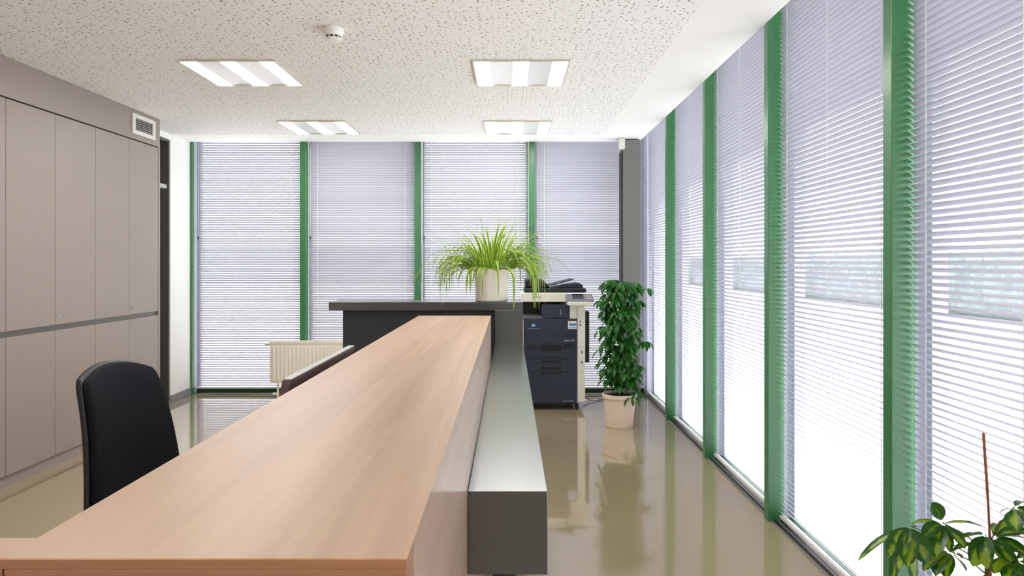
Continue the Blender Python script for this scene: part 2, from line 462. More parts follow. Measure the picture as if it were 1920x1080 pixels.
# rear wall bays
px = [(-3.39, -3.366), (-2.225, -2.163), (-1.004, -.942), (.207, .269), (1.45, 1.48)]
names = ['leftmost', 'second', 'third', 'fourth']
for i, (a, b) in enumerate(px):
    if i < 4: post(a, b, 7.36, 7.475 if i else 7.41, ['green window post at the left end of the rear wall', 'green window post above the radiator', 'green window post left of the spider plant', 'green window post behind the spider plant', 'green window post hidden in the rear corner'][i])
rear_lab = ['wide white blind of the rear window beside the short white wall, above the radiator end',
            'shaded lavender blind of the second rear window from the left, above the dark counter',
            'bright white blind of the rear window directly behind the spider plant',
            'greyish blind of the rear window between the spider plant and grey column, behind the copier']
rear_tilt = [R(54), R(70), R(57), R(70)]
for i in range(4):
    a, b = px[i][1], px[i+1][0]
    window('rear', a, b, 'tall rear window, number %d from the left' % (i+1))
    blind('rear', a, b, rear_tilt[i], rear_lab[i])
struct(B(1.455, 1.60, 7.365, 7.56, 0, 2.83).build('trim_60', 'frame_light'), 'light grey corner frame between rear and right window walls')
# right wall bays
S = 1.212; Y0 = 2.54  # nearest bays, out of view behind the viewer, are added for frontal light
ys = [Y0+S*k for k in range(-6, 4)]     # ... 2.54, 3.75, 4.96, 6.18
rl = {6: 'wide green window post nearest the variegated plant', 7: 'green post of the right window wall, second nearest', 8: 'green post of the right window wall, third nearest', 9: 'green post of the right window wall nearest the leafy plant'}
for k, y in enumerate(ys):
    post(1.40, 1.488, y, y+.06, rl.get(k, 'green post of the right window wall beside the viewer'))
ends = ys+[7.36]
right_lab = {0: 'added unseen white blind at the near end of the right window wall', 1: 'added unseen white blind second from the near end of the right window wall',
             2: 'added unseen white blind third from the near end of the right window wall', 3: 'white blind of the right window wall just behind the viewer',
             4: 'white blind of the right window wall beside the viewer', 5: 'large white blind at the right picture edge behind the variegated plant and cane',
             6: 'tall blind of the right window wall with a dark patch behind its slats',
             7: 'white blind of the right window wall between the middle two green posts',
             8: 'narrow looking bright blind two bays from the room corner on the right wall',
             9: 'last blind of the right window wall, behind the tall leafy plant'}
right_tilt = [R(36)]*6+[R(36), R(38), R(39), R(40)]
for k in range(10):
    a, b = ends[k]+.06, ends[k+1]
    window('right', a, b, 'tall right window, number %d from the near end' % (k+1))
    blind('right', a, b, right_tilt[k], right_lab[k])

# ------------------------------------------------------------------ outdoors
struct(B(-60, 60, -40, 90, -.35, -.25).build('ground', 'ground'), 'pale paved ground outside')
def building(loc, sx, sy, sz, nw, label, axis):
    t = thing('building', loc, label, 'building')
    x, y, z = loc
    B(x, x+sx, y, y+sy, z, z+sz).build('wall', 'building', t)
    for i in range(nw):
        if axis == 'X':   # windows on the face at x, along y
            q = y+sy*(i+.5)/nw; w = sy/nw*.3
            B(x-.05, x+.02, q-w, q+w, z+sz*.35, z+sz*.8).build('window', 'building_win', t)
        else:
            q = x+sx*(i+.5)/nw; w = sx/nw*.3
            B(q-w, q+w, y-.05, y+.02, z+sz*.35, z+sz*.8).build('window', 'building_win', t)
    return t
hb = MB(); nx, nz = 240, 14
hr = random.Random(9)
for i in range(nx+1):
    for j in range(nz+1):
        prof = [(13.6, 0), (13.2, .25), (13.1, .6), (13.1, .9), (13.15, 1.2), (13.2, 1.5), (13.3, 1.75), (13.5, 1.92), (13.9, 1.98), (14.3, 1.92), (14.6, 1.7), (14.7, 1.3), (14.75, .8), (14.7, .4), (14.4, 0)][j]
        hb.v.append((prof[0]+hr.uniform(-.1, .1), 3+i*.22, -.25+prof[1]*(1+hr.uniform(-.05, .05))))
for i in range(nx):
    for j in range(nz):
        a = i*(nz+1)+j; hb.face((a, a+1, a+nz+2, a+nz+1))
tag(hb.build('hedge', 'hedge'), 'long clipped hedge seen faintly through the blinds of the right window wall', 'hedge')
building((-34, 60, -.25), 44, 8, 3.2, 9, 'pale building seen faintly through the rear blinds', 'Y')

# ------------------------------------------------------------------ cabinets
def cabinet(y0, y1, label):
    t = thing('tall_cabinet', (-3.13, y0, 0), label, 'cabinet', 'row of tall taupe cabinets')
    xb, xf = -3.72, -3.152
    B(xb, xf, y0+.001, y1-.001, .07, 2.42).build('body', 'gap', t)
    B(xb, -3.145, y0, y1, 0, .068).build('plinth', 'cabinet', t)
    ym = (y0+y1)/2
    for (a, b, lock) in ((y0, ym, False), (ym, y1, True)):
        d = B(-3.150, -3.13, a+.002, b-.002, .974, 2.424).build('door', 'cabinet', t, bevel=.0012)
        if lock:
            l = MB()
            for i in range(16):
                w = 2*math.pi*i/16
            pts = [(a+.035+.009*math.cos(2*math.pi*i/16), 1.03+.009*math.sin(2*math.pi*i/16)) for i in range(16)]
            l.prism(pts, -3.13, -3.125, 'X')
            l.build('lock', 'chrome', d)
        B(-3.150, -3.13, a+.002, b-.002, .074, .934).build('door', 'cabinet', t, bevel=.0012)
    ch = MB(); ch.box(-3.151, -3.146, y0, y1, .934, .974); ch.box(-3.146, -3.133, y0, y1, .966, .9735)
    ch.build('grip_channel', 'channel', t)
    return t
yl = [6.18-.935*k for k in range(7)]
clab = ['tall taupe cabinet nearest the rear windows, below the air vent', 'tall taupe cabinet next to last in the row, above the black chair back',
        'tall taupe cabinet cut by the left picture edge', 'tall taupe cabinet left of the viewer, left of the desk chair',
        'tall taupe cabinet left of the viewer, beside the counter middle', 'tall taupe cabinet left of the viewer, at the near row end']
for k in range(6): cabinet(yl[k+1], yl[k], clab[k])
t = thing('cabinet_end_panel', (-3.13, 6.18, 0), 'narrow taupe end panel closing the cabinet row beside the open shelving', 'panel')
B(-3.75, -3.128, 6.182, 6.21, 0, 2.4345).build('panel', 'cabinet', t, bevel=.001)
t = thing('open_shelving', (-3.55, 6.58, 0), 'dark grey open shelving with a light shelf between cabinets and white wall', 'shelf')
B(-3.755, -3.74, 6.23, 6.925, 0, 2.625).build('back_panel', 'shelf_dark', t)
B(-3.74, -3.392, 6.905, 6.925, 0, 2.625).build('side_panel', 'shelf_dark', t)
B(-3.74, -3.392, 6.215, 6.232, 0, 2.625).build('side_panel', 'shelf_dark', t)
B(-3.74, -3.392, 6.232, 6.905, 2.605, 2.625).build('top_panel', 'shelf_dark', t)
B(-3.74, -3.41, 6.233, 6.904, 2.14, 2.18).build('shelf', 'shelf_edge', t, bevel=.002)
B(-3.74, -3.43, 6.233, 6.904, .0, .09).build('plinth', 'shelf_dark', t)

# air vent on the bulkhead
t = thing('air_vent', (-3.13, 5.93, 2.56), 'white rectangular air vent with louvres over a shadow-dark backing on the taupe bulkhead', 'vent')
fr = MB(); y0, y1, z0, z1 = 5.745, 6.115, 2.478, 2.648
fr.box(-3.129, -3.118, y0, y1, z0, z0+.035); fr.box(-3.129, -3.118, y0, y1, z1-.035, z1); fr.box(-3.129, -3.118, y0, y0+.045, z0+.035, z1-.035); fr.box(-3.129, -3.118, y1-.045, y1, z0+.035, z1-.035)
fr.build('frame', 'white_plastic', t, bevel=.002)
B(-3.1295, -3.127, y0+.045, y1-.045, z0+.035, z1-.035).build('backing', 'vent_dark', t)  # dark backing paints the shade behind the louvres
lv = MB()
for i in range(6):
    z = z0+.042+i*.0158
    lv.prism([(-3.127, z+.004), (-3.119, z), (-3.119, z+.0025), (-3.127, z+.0065)], y0+.045, y1-.045)
lv.build('louvres', 'white_plastic', t)

# ------------------------------------------------------------------ ceiling lamps, detector
def lamp(xc, yc, label):
    t = thing('ceiling_light', (xc, yc, CZ), label, 'light', 'square ceiling lights')
    h = .311; z1 = CZ-.0005; z0 = CZ-.012
    f = MB(); e = .012
    f.box(xc-h, xc+h, yc-h, yc-h+e, z0, z1); f.box(xc-h, xc+h, yc+h-e, yc+h, z0, z1)
    f.box(xc-h, xc-h+e, yc-h+e, yc+h-e, z0, z1); f.box(xc+h-e, xc+h, yc-h+e, yc+h-e, z0, z1)
    f.build('frame', 'lamp_frame', t)
    w = 2*(h-e); x = xc-h+e
    for (a, b, k) in ((0, .165, 1), (.165, .415, 0), (.415, .585, 1), (.585, .835, 0), (.835, 1, 1)):
        xa, xb = x+w*a, x+w*b
        if k: B(xa+.001, xb-.001, yc-h+e, yc+h-e, CZ-.008, CZ-.002).build('lamp_strip', 'lamp', t)
        else:
            m = MB(); n = 8; pts = [(xa+(xb-xa)*i/n, CZ-.008+.005*math.sin(math.pi*i/n)) for i in range(n+1)]
            m.prism(pts+[(xb, CZ-.001), (xa, CZ-.001)], yc-h+e, yc+h-e)
            m.build('reflector', 'lamp_reflector', t)
LX = (-1.79, .075)
for xi, x in enumerate(LX):
    for yi, y in enumerate((6.565, 4.69, 2.81, None, -.94, -2.81, -4.69)):  # rearmost rows, out of view, are added for frontal light
        if y is None: continue
        side = ('left', 'right')[xi]
        lab = {0: 'small looking %s ceiling light of the far pair near the rear windows', 1: 'larger %s ceiling light of the nearer pair in view',
               2: '%s ceiling light just overhead before the viewer', 3: '%s ceiling light above the viewer', 4: '%s ceiling light just behind the viewer', 5: 'added unseen %s ceiling light well behind the viewer', 6: 'added unseen %s ceiling light near the wall behind the viewer'}[yi] % side
        lamp(x, y, lab)
t = thing('smoke_detector', (-.965, 3.80, CZ), 'round white smoke detector hanging from the perforated ceiling', 'smoke detector')
c0 = (-.965, 3.80, CZ)
MB().lathe([(.050, -.0005), (.056, -.002), (.056, -.022), (.054, -.028), (.052, -.036), (.048, -.044)], c0, 32).build('housing', 'white_plastic', t, smooth=False)
MB().lathe([(.036, -.044), (.036, -.056)], c0, 24).build('sensor_core', 'gap', t)
rb = MB()
for k in range(10):
    w = 2*math.pi*k/10
    x, y = c0[0]+.041*math.cos(w), c0[1]+.041*math.sin(w)
    rb.box(x-.003, x+.003, y-.003, y+.003, CZ-.057, CZ-.043)
rb.build('cage_ribs', 'white_plastic', t)
MB().lathe([(.045, -.056), (.046, -.060), (.040, -.066), (.02, -.069)], c0, 32).build('cap', 'white_plastic', t, smooth=True)

# ------------------------------------------------------------------ reception counter (wood)
ZT = 1.10; XL, XW = -.515, -.104; YN, YR = .704, 3.94
t = thing('reception_counter', (-.31, 2.3, 0), 'long light wood reception counter running from the viewer into the room', 'counter')
m = MB(); m.box(XL, XW, YN, YR, ZT-.0015, ZT); m.box(-1.75, XL, YN, YN+.052, ZT-.0015, ZT)
m.build('counter_top', 'wood_top', t)
B(XL+.0005, XW-.0005, YN+.0525, YR-.0005, ZT-.04, ZT-.0016).build('core_panel', 'wood_side', t)
m = MB(); m.box(XL+.0005, XW-.0005, YN+.0005, YN+.052, ZT-.011, ZT-.0016); m.box(-1.75, XL+.0004, YN+.0005, YN+.0515, ZT-.011, ZT-.0016)
m.build('edge_band', 'wood_front', t)
B(XL+.001, XW-.0005, YN+.001, YN+.052, ZT-.04, ZT-.0115).build('front_rail', 'wood_front', t, bevel=.001)
# visitor side panel
B(XW-.03, XW-.0005, YN+.02, YR-.002, .02, ZT-.0405).build('side_panel', 'wood_side', t)
# end screen at the viewer, extends to the left
B(-1.75, XW-.031, YN+.001, YN+.05, .02, ZT-.0405).build('end_panel', 'wood_front', t)
B(-1.75, XL-.001, YN+.001, YN+.051, ZT-.04, ZT-.0115).build('screen_edge', 'wood_front', t)
B(XL+.02, XL+.04, YN+.06, YR-.01, .02, ZT-.0405).build('inner_panel', 'inner_lam', t)
B(-1.10, XL+.019, YN+.06, 3.6, .715, .74).build('work_surface', 'wood_side', t, bevel=.002)
for y in (YN+.07, 3.55):
    B(-1.08, XL+.019, y, y+.03, 0, .7145).build('support_panel', 'inner_lam', t)
B(XL+.05, XW-.04, YN+.06, YR-.02, 0, .0195).build('plinth', 'gap', t)

# ------------------------------------------------------------------ dark grey counter with low bag ledge
t = thing('dark_counter', (-.6, 5.1, 0), 'dark grey counter with a low ledge running along the wooden counter', 'counter')
ZL = .83
YLn = 1.733; XLr = .0955
B(XW+.0005, XLr, YLn, 4.95, ZL-.209, ZL).build('ledge', 'dark_lam', t, bevel=.0015)
B(-1.29, .0965, 4.95, 5.245, 1.06, 1.12).build('counter_top', 'dark_lam', t, bevel=.0015)
B(XW+.001, .0965, 4.951, 5.245, ZL-.209, 1.0595).build('side_leg', 'dark_lam', t, bevel=.0015)
B(-1.208, XW+.0005, 5.03, 5.235, 0, 1.0595).build('body', 'inner_lam', t)
B(XW-.018, .09, 4.99, 5.235, 0, ZL-.210).build('lower_body', 'inner_lam', t)
for y in (2.1, 3.3, 4.5):
    B(-.05, .02, y, y+.06, 0, ZL-.2095).build('support_post', 'inner_lam', t)

# ------------------------------------------------------------------ monitor behind the counter
t = thing('monitor', (-.60, 2.08, .74), 'black flat monitor seen edge-on behind the left edge of the wooden counter', 'monitor')
ya, yb = 1.733, 2.449; zt = 1.108; xt = -.545
lean = .22
def mp_(d, s): return (xt-d-s*lean, zt-s)      # d = thickness direction, s = distance down the face
zz = .335
MB().prism([mp_(0, 0), mp_(.0225, 0), mp_(.0225, zz), mp_(0, zz)], ya, yb).build('housing', 'monitor', t, bevel=.002)
MB().prism([mp_(.0226, .015), mp_(.0236, .015), mp_(.0236, zz-.02), mp_(.0226, zz-.02)], ya+.012, yb-.012).build('screen', 'screen', t)
MB().prism([mp_(.0005, -.0012), mp_(.022, -.0012), mp_(.022, .0002), mp_(.0005, .0002)], ya+.004, yb-.004).build('top_vent', 'monitor_top', t)
B(xt-.10, xt-.02, 2.04, 2.14, .752, .79).build('neck', 'copier_black', t)
B(-.74, xt-.005, 1.97, 2.21, .7405, .752).build('foot', 'copier_black', t, bevel=.003)

# ------------------------------------------------------------------ office chair
t = thing('office_chair', (-1.42, 2.54, 0), 'black upholstered office chair behind the wooden counter', 'chair')
ca = R(-8)   # yaw: chair faces +x turned slightly
cc = Vector((-1.40, 2.56, 0))
def cw(fx, sy, z):   # chair frame: fx forward, sy to the chair's left (+y), z up
    return cc+Vector((fx*math.cos(ca)-sy*math.sin(ca), fx*math.sin(ca)+sy*math.cos(ca), z))
# backrest: grid of outline rows
def shell(d0, d1, inset, name, m):
    mb = MB(); rows, cols = 18, 18; zb, ztp = .50, 1.036; pts = {}
    for side, d in ((0, d0), (1, d1)):
        for i in range(rows+1):
            v = i/rows; z = zb+(ztp-zb)*v
            for j in range(cols+1):
                u = j/cols*2-1
                half = (.246-.060*v)-inset
                if v > .9: half -= .012*((v-.9)/.1)**2.2
                z2 = z-.040*abs(u)**2.1*(v**4)-inset*v+inset*(1-v)
                curve = .03*(u*u)+.02*math.sin(math.pi*v*.9)
                pillow = (.012*(1-abs(u)**4)*(1-abs(2*v-1)**5)) if side else -.010*(1-abs(u)**4)*(1-abs(2*v-1)**4)
                pts[side, i, j] = len(mb.v); mb.v.append(tuple(cw(-(z-zb)*.17+curve+d+pillow, u*half, z2)))
    for side in (0, 1):
        for i in range(rows):
            for j in range(cols):
                q = [pts[side, i, j], pts[side, i, j+1], pts[side, i+1, j+1], pts[side, i+1, j]]
                mb.face(q if side else reversed(q))
    ring = [(0, j) for j in range(cols)]+[(i, cols) for i in range(rows)]+[(rows, j) for j in range(cols, 0, -1)]+[(i, 0) for i in range(rows, 0, -1)]
    for a, b in zip(ring, ring[1:]+ring[:1]):
        mb.face((pts[0, a[0], a[1]], pts[0, b[0], b[1]], pts[1, b[0], b[1]], pts[1, a[0], a[1]]))
    o = mb.build(name, m, t, smooth=True, bevel=.006)
    return o
shell(.0, .03, .006, 'back_cushion', 'chair')
shell(-.022, .001, 0, 'back_shell', 'chair_shell')
# piping between cushion and shell
pp = []
for i in range(19):
    v = i/18; z = .50+.536*v; half = .246-.060*v
    if v > .9: half -= .012*((v-.9)/.1)**2.2
    pp.append(cw(-(z-.5)*.17+.03+.02*math.sin(math.pi*v*.9)+.002, -half-.001, z-.040*v**4))
MB().tube(pp, .0028, 6).build('piping', 'chair_shell', t, smooth=True)
seat = MB(); n = 28; outl = []
for i in range(n):
    w = 2*math.pi*i/n
    cx_ = abs(math.cos(w))**.5*math.copysign(1, math.cos(w)); sy_ = abs(math.sin(w))**.5*math.copysign(1, math.sin(w))
    p = cw(.26+.23*cx_, .235*sy_, 0); outl.append((p.x, p.y))
seat.prism(outl, .43, .50, 'Z'); seat.build('seat', 'chair', t, bevel=.02)
MB().tube([cw(.02, 0, .42), cw(-.06, 0, .45), cw(-.075, 0, .62)], .022, 10).build('back_bracket', 'chair_shell', t)
MB().tube([cw(.24, 0, .09), cw(.24, 0, .43)], [.03, .022], 16).build('gas_lift', 'chair_shell', t)
for k in range(5):
    w = 2*math.pi*k/5+.3
    e = Vector((.27*math.cos(w), .27*math.sin(w), 0)); c1 = cw(.24, 0, 0)
    l = MB().tube([c1+Vector((0, 0, .11)), c1+e+Vector((0, 0, .075))], [.026, .016], 10).build('leg', 'chair_shell', t)
    pc = c1+e
    MB().tube([pc+Vector((-.012*math.sin(w), .012*math.cos(w), .03)), pc-Vector((-.012*math.sin(w), .012*math.cos(w), -.03))], .029, 16).build('caster', 'black_rubber', l)

# ------------------------------------------------------------------ radiator
t = thing('radiator', (-1.9, 7.1, 0), 'cream panel radiator in front of the rear window beside the dark counter', 'radiator')
x0, x1, y0, y1, z0, z1 = -2.44, -1.35, 7.05, 7.15, .175, .60
m = MB(); m.box(x0, x1, y0+.012, y0+.022, z0, z1-.02)
n = 26; w = (x1-x0-.04)/n
for i in range(n):
    xa = x0+.02+i*w
    m.prism([(xa+.006, y0+.012), (xa+.013, y0), (xa+w-.013, y0), (xa+w-.006, y0+.012)], z0+.03, z1-.05, 'Z')
m.build('front_panel', 'radiator', t)
B(x0, x1, y1-.012, y1, z0, z1-.02).build('rear_panel', 'radiator', t)
m = MB(); m.box(x0-.002, x0+.006, y0+.022, y1-.012, z0+.01, z1); m.box(x1-.006, x1+.002, y0+.022, y1-.012, z0+.01, z1)
m.build('side_covers', 'radiator', t)
m = MB(); m.box(x0, x1, y0+.005, y0+.018, z1-.02, z1); m.box(x0, x1, y1-.018, y1, z1-.018, z1)
for i in range(44): xx = x0+.01+i*(x1-x0-.02)/43; m.box(xx-.004, xx+.004, y0+.018, y1-.018, z1-.014, z1-.004)
m.build('top_grille', 'radiator', t)
v = MB().tube([(x0-.001, 7.10, z1-.03), (x0-.02, 7.10, z1-.03)], .012, 12); v.tube([(x0-.02, 7.10, z1-.03), (x0-.06, 7.10, z1-.03)], .017, 14)
v.build('valve', 'white_plastic', t, smooth=False)
MB().tube([(x0+.07, 7.10, z0+.02), (x0+.07, 7.10, .0)], .011, 12).build('pipe', 'radiator', t)
MB().tube([(x0+.07, 7.10, .06), (x0+.02, 7.10, .06)], .014, 12).build('lower_valve', 'radiator', t)
MB().tube([(x1-.07, 7.10, z0+.02), (x1-.07, 7.10, .0)], .011, 12).build('pipe', 'radiator', t)

# ------------------------------------------------------------------ photocopier
t = thing('photocopier', (.42, 6.9, 0), 'large navy and cream office photocopier beside the dark counter', 'photocopier')
yf = 6.60
def zc(py): return H-(py-CY)*yf/F
def xc_(pxl): return (pxl-CX)*yf/F
XA, XB, XCn = .122, .645, .722
B(XA, XCn, yf+.03, 7.24, .075, zc(598)).build('body', 'copier_cream', t, bevel=.004)
B(XB+.004, XCn, yf+.004, yf+.03, .075, zc(575)).build('side_column', 'copier_cream', t, bevel=.003)
def frontp(name, za, zb, xa=XA+.014, xb=XB, holes=(), m='copier_dark', y=yf):
    "front panel with rectangular grips, their recess shade put in as black plates"
    o = B(xa, xb, y, y+.029, za, zb).build(name, m, t, bevel=.003)
    for (ha, hb, hz0, hz1) in holes:
        B(ha, hb, y-.0012, y+.001, hz0, hz1).build('grip_shade_plate', 'copier_black', o)  # black plate on the face paints the shade of a grip recess
        B(ha, hb, y-.007, y+.001, hz0-.006, hz0).build('grip_lip', m, o)
    return o
fp = frontp('front_door', zc(631), zc(598))
frontp('upper_band', zc(643)+.002, zc(631)-.002)
hx0, hx1 = xc_(1014), xc_(1053)
frontp('drawer', zc(674)+.002, zc(643)-.002, holes=[(hx0, hx1, zc(658), zc(646)), (xc_(989), xc_(1009), zc(652), zc(646.5)), (xc_(1057), xc_(1076), zc(651), zc(645))])
frontp('drawer', zc(698)+.002, zc(674)-.002, holes=[(hx0, hx1, zc(680), zc(676))])
frontp('lower_door', zc(755), zc(698)-.002, holes=[(hx0, hx1, zc(702.5), zc(698.9))])
B(hx0, hx1, yf-.0015, yf+.002, zc(694), zc(688)).build('grip_shade_plate', 'copier_black', t)
B(hx0, hx1, yf-.0015, yf+.002, zc(671), zc(669)).build('grip_shade_plate', 'copier_black', t)
B(XA+.02, XB-.005, yf+.02, 7.2, .05, .074).build('base_plate', 'copier_black', t)
for (x, y) in ((XA+.06, yf+.06), (XB, yf+.06), (XA+.06, 7.15), (XB, 7.15)):
    MB().tube([(x-.014, y, .027), (x+.014, y, .027)], .027, 16).build('caster', 'copier_black', t)
# label sticker and marks
lb = B(xc_(1065), xc_(1081), yf-.0012, yf+.0005, zc(617), zc(602)).build('label_sticker', 'label_white', fp)
B(xc_(1067), xc_(1080), yf-.0022, yf-.0012, zc(610.5), zc(606.5)).build('label_print', 'label_blue', lb)
B(xc_(1067), xc_(1080), yf-.0022, yf-.0012, zc(615), zc(614)).build('label_print', 'label_blue', lb)
def disc(cx, cz, rx, rz, y, th=.001):
    return MB().prism([(cx+rx*math.cos(2*math.pi*i/24), cz+rz*math.sin(2*math.pi*i/24)) for i in range(24)], y-th, y)
lg = disc(xc_(1000), zc(610), .020, .0165, yf-.0001).build('logo_globe', 'logo_blue', fp)
m = MB()
for k in range(4):
    zq = zc(610)-.008+k*.0052
    m.box(xc_(1000)-.0165, xc_(1000)+.0165, yf-.0016, yf-.0011, zq, zq+.0013)
m.build('logo_lines', 'text_white', lg)
text('brand_text', 'KONICA MINOLTA', .0125, (xc_(1000), yf-.0008, zc(616)), 'text_white', fp)
text('model_text', 'bizhub 223', .021, (xc_(1067), yf-.0008, zc(638.5)), 'text_white', t)
text('maker_text', 'KONICA MINOLTA', .012, (xc_(1066), yf-.0008, zc(752)), 'text_white', t)
# output cavity
B(XA, XCn, 7.0, 7.24, zc(598), zc(566)).build('rear_frame', 'copier_cream', t)
B(XA+.005, XB, 6.95, 6.9995, zc(598), zc(567)).build('cavity_back', 'copier_black', t)
B(XA+.002, xc_(1018), yf+.02, 6.949, zc(598)+.0005, zc(594)).build('output_tray', 'copier_grey', t, bevel=.003)
B(xc_(1016.5), xc_(1068), yf+.012, 6.949, zc(597.5), zc(571)).build('toner_block', 'copier_dark', t, bevel=.006)
B(xc_(1050), xc_(1053), yf+.008, yf+.013, zc(591), zc(580)).build('handle', 'copier_grey', t)
B(xc_(1068.5), XCn, yf+.012, 6.9995, zc(598), zc(570)).build('corner_column', 'copier_cream', t, bevel=.004)
# scanner unit
B(XA-.01, xc_(1062), yf-.005, 7.25, zc(566)+.0005, zc(549.5)).build('scanner_unit', 'copier_cream', t, bevel=.005)
B(xc_(1000), xc_(1015), yf-.0065, yf-.004, zc(557.5), zc(556.5)).build('scanner_line', 'copier_grey', t)
# control panel, sloping towards the user
m = MB(); pr = [(yf-.16, zc(566)), (yf-.16, zc(568)+.02), (yf+.06, zc(549)), (yf+.06, zc(571))]
m.prism([(yf-.15, 1.005), (yf-.15, 1.035), (yf+.05, 1.105), (yf+.05, 1.0)], xc_(1062)+.001, .775, 'X')
cp = m.build('control_panel', 'copier_cream', t, bevel=.004)
def slope(f): return (yf-.15+.2*f, 1.0352+.07*f)
a, b = slope(.04), slope(.96)
MB().prism([a, (a[0], a[1]+.006), (b[0], b[1]+.006), b], xc_(1062)-.012, .79, 'X').build('panel_face', 'copier_grey', cp, bevel=.002)
a, b = slope(.3), slope(.9)
MB().prism([(a[0], a[1]+.006), (a[0], a[1]+.008), (b[0], b[1]+.008), (b[0], b[1]+.006)], .60, .70, 'X').build('touch_screen', 'screen', cp)
m = MB()
for i in range(4):
    for j in range(3):
        f = .3+.2*j; q = slope(f); x = .718+i*.016
        m.box(x, x+.010, q[0], q[0]+.012, q[1]+.006, q[1]+.0125)
m.build('keys', 'copier_cream', cp)
# document feeder
m = MB(); m.box(XA+.02, .74, yf+.06, 7.22, zc(549.3), zc(541))
m.build('platen_cover', 'copier_black', t, bevel=.01)
m = MB(); m.prism([(XA+.03, 1.157), (XA+.03, 1.235), (XA+.12, 1.25), (.33, 1.235), (.40, 1.157)], yf+.12, 7.16)
m.build('document_feeder', 'copier_black', t, bevel=.01)
m = MB(); m.prism([(.36, 1.165), (.36, 1.178), (.62, 1.246), (.63, 1.236)], yf+.14, 7.10); m.build('feeder_tray', 'copier_dark', t, bevel=.003)
m = MB(); m.prism([(.42, 1.1575), (.52, 1.182), (.68, 1.205), (.715, 1.188), (.72, 1.1575)], yf+.16, 7.12); m.build('feeder_output', 'copier_dark', t, bevel=.004)
# side tray and column details
B(XCn+.002, .776, 6.72, 7.02, zc(684), zc(586)).build('side_tray', 'copier_black', t, bevel=.006)
B(XCn-.03, XCn+.004, 6.72, 7.02, zc(640), zc(630)).build('tray_hinge', 'copier_black', t)
for (pa, pb, xx, mm) in ((602, 605, 1088, 'copier_grey'), (608, 611, 1088, 'copier_black'), (658, 663, 1091, 'copier_grey'), (677, 682, 1091, 'copier_grey')):
    B(xc_(xx)-.007, xc_(xx)+.007, yf+.001, yf+.005, zc(pb), zc(pa)).build('switch', mm, t)
m = MB()
for pyy in (651, 697): m.box(XB+.006, XCn-.001, yf+.0025, yf+.005, zc(pyy)-.001, zc(pyy)+.001)
m.build('column_seams', 'copier_grey', t)
# cable on the floor
pts = [(.74, 7.0, .05), (.80, 6.98, .02), (.88, 7.02, .008), (.98, 7.10, .008), (1.06, 7.2, .008), (1.10, 7.3, .008)]
tag(MB().tube(pts, .005, 8).build('power_cable', 'black_rubber', smooth=True), 'thin black cable on the floor right of the photocopier', 'cable')

# ------------------------------------------------------------------ plants
def perp(d):
    s = d.cross(Vector((0, 0, 1)))
    if s.length < .05: s = Vector((1, 0, 0))
    return s.normalized()
def leaflet(mb, p, d, L, W, droop, fold=.18, n=6, roll=0):
    "pointed oval leaf starting at p along d, bending down"
    d = d.normalized(); c = Vector(p); cs, ws, ss, us = [], [], [], []
    for i in range(n+1):
        u = i/n
        if not ss and d.z > .7: sd = (Vector((1, 0, 0))-d*d.x).normalized()
        else: sd = perp(d) if abs(d.z) < .97 else (ss[-1] if ss else Vector((1, 0, 0)))
        if roll and not ss: sd = Matrix.Rotation(roll, 3, d) @ sd
        elif ss:
            sd = (ss[-1]-d*ss[-1].dot(d)).normalized()
        up = sd.cross(d).normalized()
        cs.append(c.copy()); ss.append(sd); us.append(up)
        ws.append(W*(math.sin(math.pi*min(1, u*.92+.03))**.8)*(1.0 if u < .6 else 1.0) if i < n else .001)
        c = c+d*(L/n)
        d = (d+Vector((0, 0, -droop/n))).normalized()
    mb.strip(cs, ws, ss, us, fold)
def whorl(mb, stalks, base, hub, k, L, W, droop, rs, start=0, tiltdown=-.1):
    base = Vector(base); hub = Vector(hub)
    mid = (base+hub)/2+Vector((0, 0, .02))
    stalks.tube([base, mid, hub], [.0022, .0018, .0015], 5)
    for i in range(k):
        w = start+2*math.pi*i/k+rs.uniform(-.15, .15)
        d = Vector((math.cos(w), math.sin(w), tiltdown+rs.uniform(-.15, .15)))
        st = hub+d.normalized()*.012
        l = L*rs.uniform(.75, 1.1)
        leaflet(mb, st, d, l, W*l/L, droop*rs.uniform(.8, 1.2), roll=rs.uniform(-.3, .3))

# spider plant on the dark counter
PC = Vector((-.130, 5.095, 1.1205)); rim = .236
t = thing('spider_plant', PC, 'spider plant with long striped arching leaves in a white pot on the dark counter', 'plant')
MB().lathe([(.112, 0), (.118, .004), (.130, .225), (.132, .236), (.126, .236), (.122, .20)], PC, 48).build('pot', 'pot_white', t, smooth=False, bevel=.002)
MB().lathe([(.12, .205), (.115, .212), (.05, .22)], PC, 24).build('soil', 'soil', t)
rs = random.Random(11)
lv = MB()
def blade(az, th0, L, W, curl, off=.03):
    W *= 1.22
    n = 16; ds = L/n; th = th0
    p = PC+Vector((math.cos(az)*off, math.sin(az)*off, rim-.02))
    cs, ws, ss, us = [], [], [], []
    sd = Vector((-math.sin(az), math.cos(az), 0))
    for i in range(n+1):
        u = i/n
        d = Vector((math.cos(az)*math.sin(th), math.sin(az)*math.sin(th), math.cos(th)))
        cs.append(p.copy()); ss.append(sd); us.append(sd.cross(d)*-1)
        ws.append(W*min(1, .55+u*1.5)*(1-max(0, u-.45)/.55)**.6+.001)
        p = p+d*ds
        # keep clear of pot and counter top
        rr = (p.xy-PC.xy)
        if p.z < PC.z+rim+.004 and rr.length < .142:
            rr = rr.normalized()*.142; p.x = PC.x+rr.x; p.y = PC.y+rr.y
        if p.z < 1.128 and -1.29 < p.x < .1 and 4.942 < p.y < 5.25:
            p.z = 1.128; th = min(th, R(92))
        th = min(R(178), th+curl*ds*(.5+1.5*u))
    lv.strip(cs, ws, ss, us, .22)
